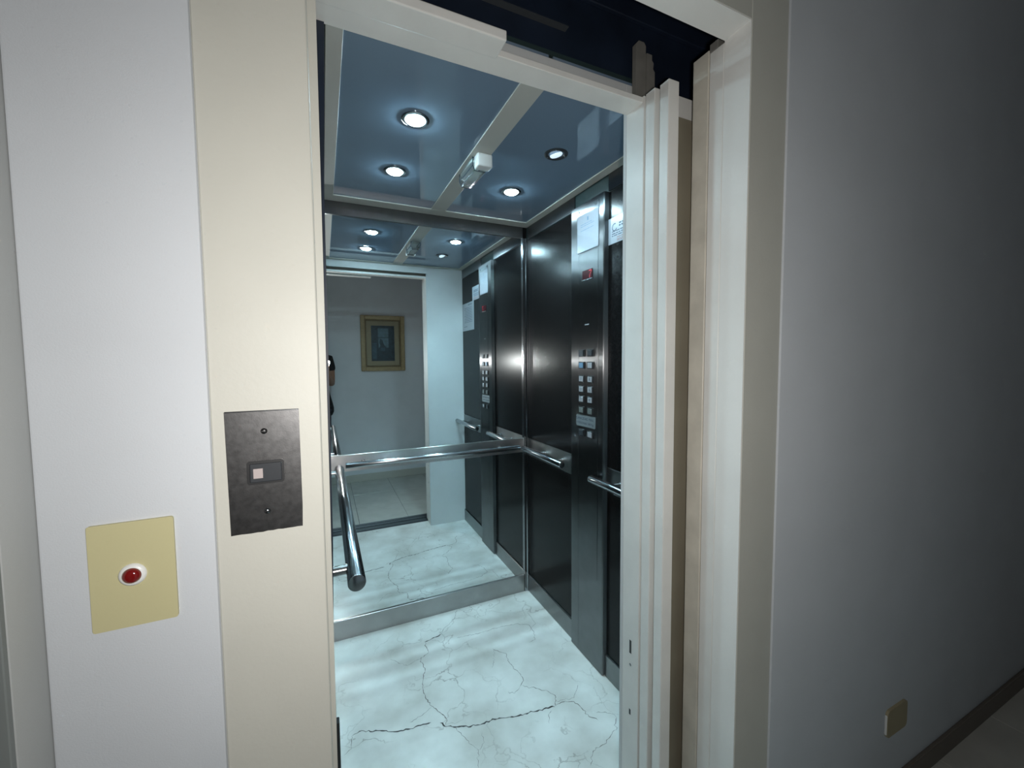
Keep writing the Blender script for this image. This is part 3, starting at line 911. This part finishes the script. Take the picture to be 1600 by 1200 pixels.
def arm(side):
    s = side
    sh = g.add((PX + s * 0.16, -0.975, 1.355), 0.055, cl)
    if s > 0:
        el = (0.075, -0.965, 1.12); wr_ = hp + Vector((0.012, -0.055, -0.085)); pl = hp + Vector((0.004, -0.022, -0.036))
        ends = [(frame_pt(0.052 - 0.021 * k, -0.052 - 0.006 * (k == 3), 0.0035), frame_pt(0.050 - 0.021 * k, -0.036 - 0.006 * (k == 3), 0.0045)) for k in range(4)]
        th = [frame_pt(0.050, -0.060, -0.030), frame_pt(0.036, -0.038, -0.022)]
    else:
        hl2 = frame_pt(-0.086, -0.062, -0.010)
        el = (PX - 0.25, -0.955, 1.10); wr_ = hl2 + Vector((-0.035, -0.05, -0.080)); pl = hl2 + Vector((-0.012, -0.020, -0.038))
        ends = [(frame_pt(-0.094 + 0.020 * k, -0.052 - 0.006 * (k == 3), 0.0035), frame_pt(-0.092 + 0.020 * k, -0.036 - 0.006 * (k == 3), 0.0045)) for k in range(4)]
        th = [frame_pt(-0.090, -0.060, -0.030), frame_pt(-0.076, -0.038, -0.022)]
    w_ = g.chain(sh, [((Vector((PX + s * 0.17, -0.975, 1.25)) + Vector(el)) / 2 + Vector((0, 0, .03)), 0.044), (el, 0.038),
                      ((Vector(el) + wr_) / 2, 0.034), (wr_, 0.025)])
    pm = g.add(pl, 0.022, w_)
    for a_, b_ in ends:
        a_, b_ = Vector(a_), Vector(b_)
        k1 = pl.lerp(a_, 0.55) + FWD * 0.004
        g.chain(pm, [(k1, 0.0095), (a_, 0.0080), (b_, 0.0068)])
    g.chain(w_, [(wr_.lerp(th[0], 0.6), 0.0125), (th[0], 0.0098), (th[1], 0.0078)])


arm(1); arm(-1)
for s in (1, -1):
    g.chain(pel, [((PX + s * 0.085, -0.98, 0.84), 0.085), ((PX + s * 0.09, -0.965, 0.49), 0.056), ((PX + s * 0.09, -0.985, 0.30), 0.050),
                  ((PX + s * 0.09, -0.995, 0.085), 0.036), ((PX + s * 0.095, -0.91, 0.035), 0.032), ((PX + s * 0.10, -0.85, 0.03), 0.026)])
bm = skin_mesh(g.v, g.e, g.r)
# face: nose, ears
hc = Vector((PX + .005, -0.935, 1.585))
t = skin_mesh([hc + Vector((0, .066, .016)), hc + Vector((0, .085, -.006)), hc + Vector((0, .076, -.016))], [(0, 1), (1, 2)], [0.008, 0.011, 0.009], 0, 2)
merge(bm, t)
for s in (1, -1):
    t = skin_mesh([hc + Vector((s * .070, -.012, .014)), hc + Vector((s * .084, -.020, .010)), hc + Vector((s * .078, -.014, -.022))], [(0, 1), (1, 2)], [0.009, 0.013, 0.008], 0, 1)
    merge(bm, t)
per = obj('person', bm, M['skin'], None, 'person in black holding up a phone, glimpsed in the mirror beside the jamb', 'person', smooth=True, origin=(PX, -0.97, 0.0))
for s in (1, -1):
    ey = obj('eye', lathe(B(), [(0.011, 0), (0.009, 0.005), (0.004, 0.008), (0, 0.0085)], hc + Vector((s * .028, .063, .018)), (s * .2, 1, 0), 14), M['white_eye'], per, smooth=True)
    obj('iris', lathe(B(), [(0.005, 0), (0, 0.002)], hc + Vector((s * .0295, .0705, .017)), (s * .2, 1, -.1), 12), M['black'], ey, smooth=True)
obj('mouth', skin_mesh([hc + Vector((-.020, .064, -.043)), hc + Vector((0, .072, -.042)), hc + Vector((.020, .064, -.043))], [(0, 1), (1, 2)], [0.003, 0.006, 0.003], 1, 2), M['lip'], per, smooth=True)
bm = skin_mesh([hc + Vector((0, .035, .100)), hc + Vector((0, -.01, .108)), hc + Vector((0, -.055, .070)), hc + Vector((0, -.070, .010)), hc + Vector((0, -.060, -.04))],
               [(0, 1), (1, 2), (2, 3), (3, 4)], [(.055, .03), (.078, .05), (.085, .05), (.08, .04), (.055, .025)], 0, 2)
obj('hair', bm, M['hair'], per, smooth=True)
q = G()
a0 = q.add((PX, -0.98, 0.745), (0.240, 0.150))
a1 = q.add((PX, -0.98, 0.92), (0.205, 0.138), a0)
a2 = q.add((PX, -0.98, 1.10), (0.150, 0.115), a1)
a3 = q.add((PX, -0.98, 1.26), (0.160, 0.125), a2)
a4 = q.add((PX, -0.975, 1.39), (0.105, 0.085), a3)
q.add((PX, -0.968, 1.435), (0.066, 0.062), a4)
for s, el in ((1, (0.075, -0.965, 1.12)), (-1, (PX - 0.25, -0.955, 1.10))):
    q.chain(a4, [((PX + s * 0.15, -0.975, 1.362), 0.066), ((Vector((PX + s * 0.17, -0.975, 1.25)) + Vector(el)) / 2 + Vector((0, 0, .05)), 0.058)])
obj('shirt', skin_mesh(q.v, q.e, q.r), M['shirt'], per, smooth=True)
q = G()
p0 = q.add((PX, -0.98, 0.93), (0.140, 0.112))
for s in (1, -1):
    q.chain(p0, [((PX + s * 0.082, -0.98, 0.84), 0.096), ((PX + s * 0.09, -0.965, 0.49), 0.072), ((PX + s * 0.09, -0.985, 0.30), 0.064), ((PX + s * 0.09, -0.995, 0.075), 0.056)])
obj('trousers', skin_mesh(q.v, q.e, q.r), M['jeans'], per, smooth=True)
for s in (1, -1):
    x_ = PX + s * 0.095
    obj('shoe', skin_mesh([(x_, -1.015, 0.045), (x_, -0.96, 0.048), (x_ + s * .003, -0.89, 0.040), (x_ + s * .006, -0.825, 0.036)], [(0, 1), (1, 2), (2, 3)],
        [(.040, .042), (.044, .046), (.048, .038), (.040, .032)], 1, 2), M['shoe'], per, smooth=True)
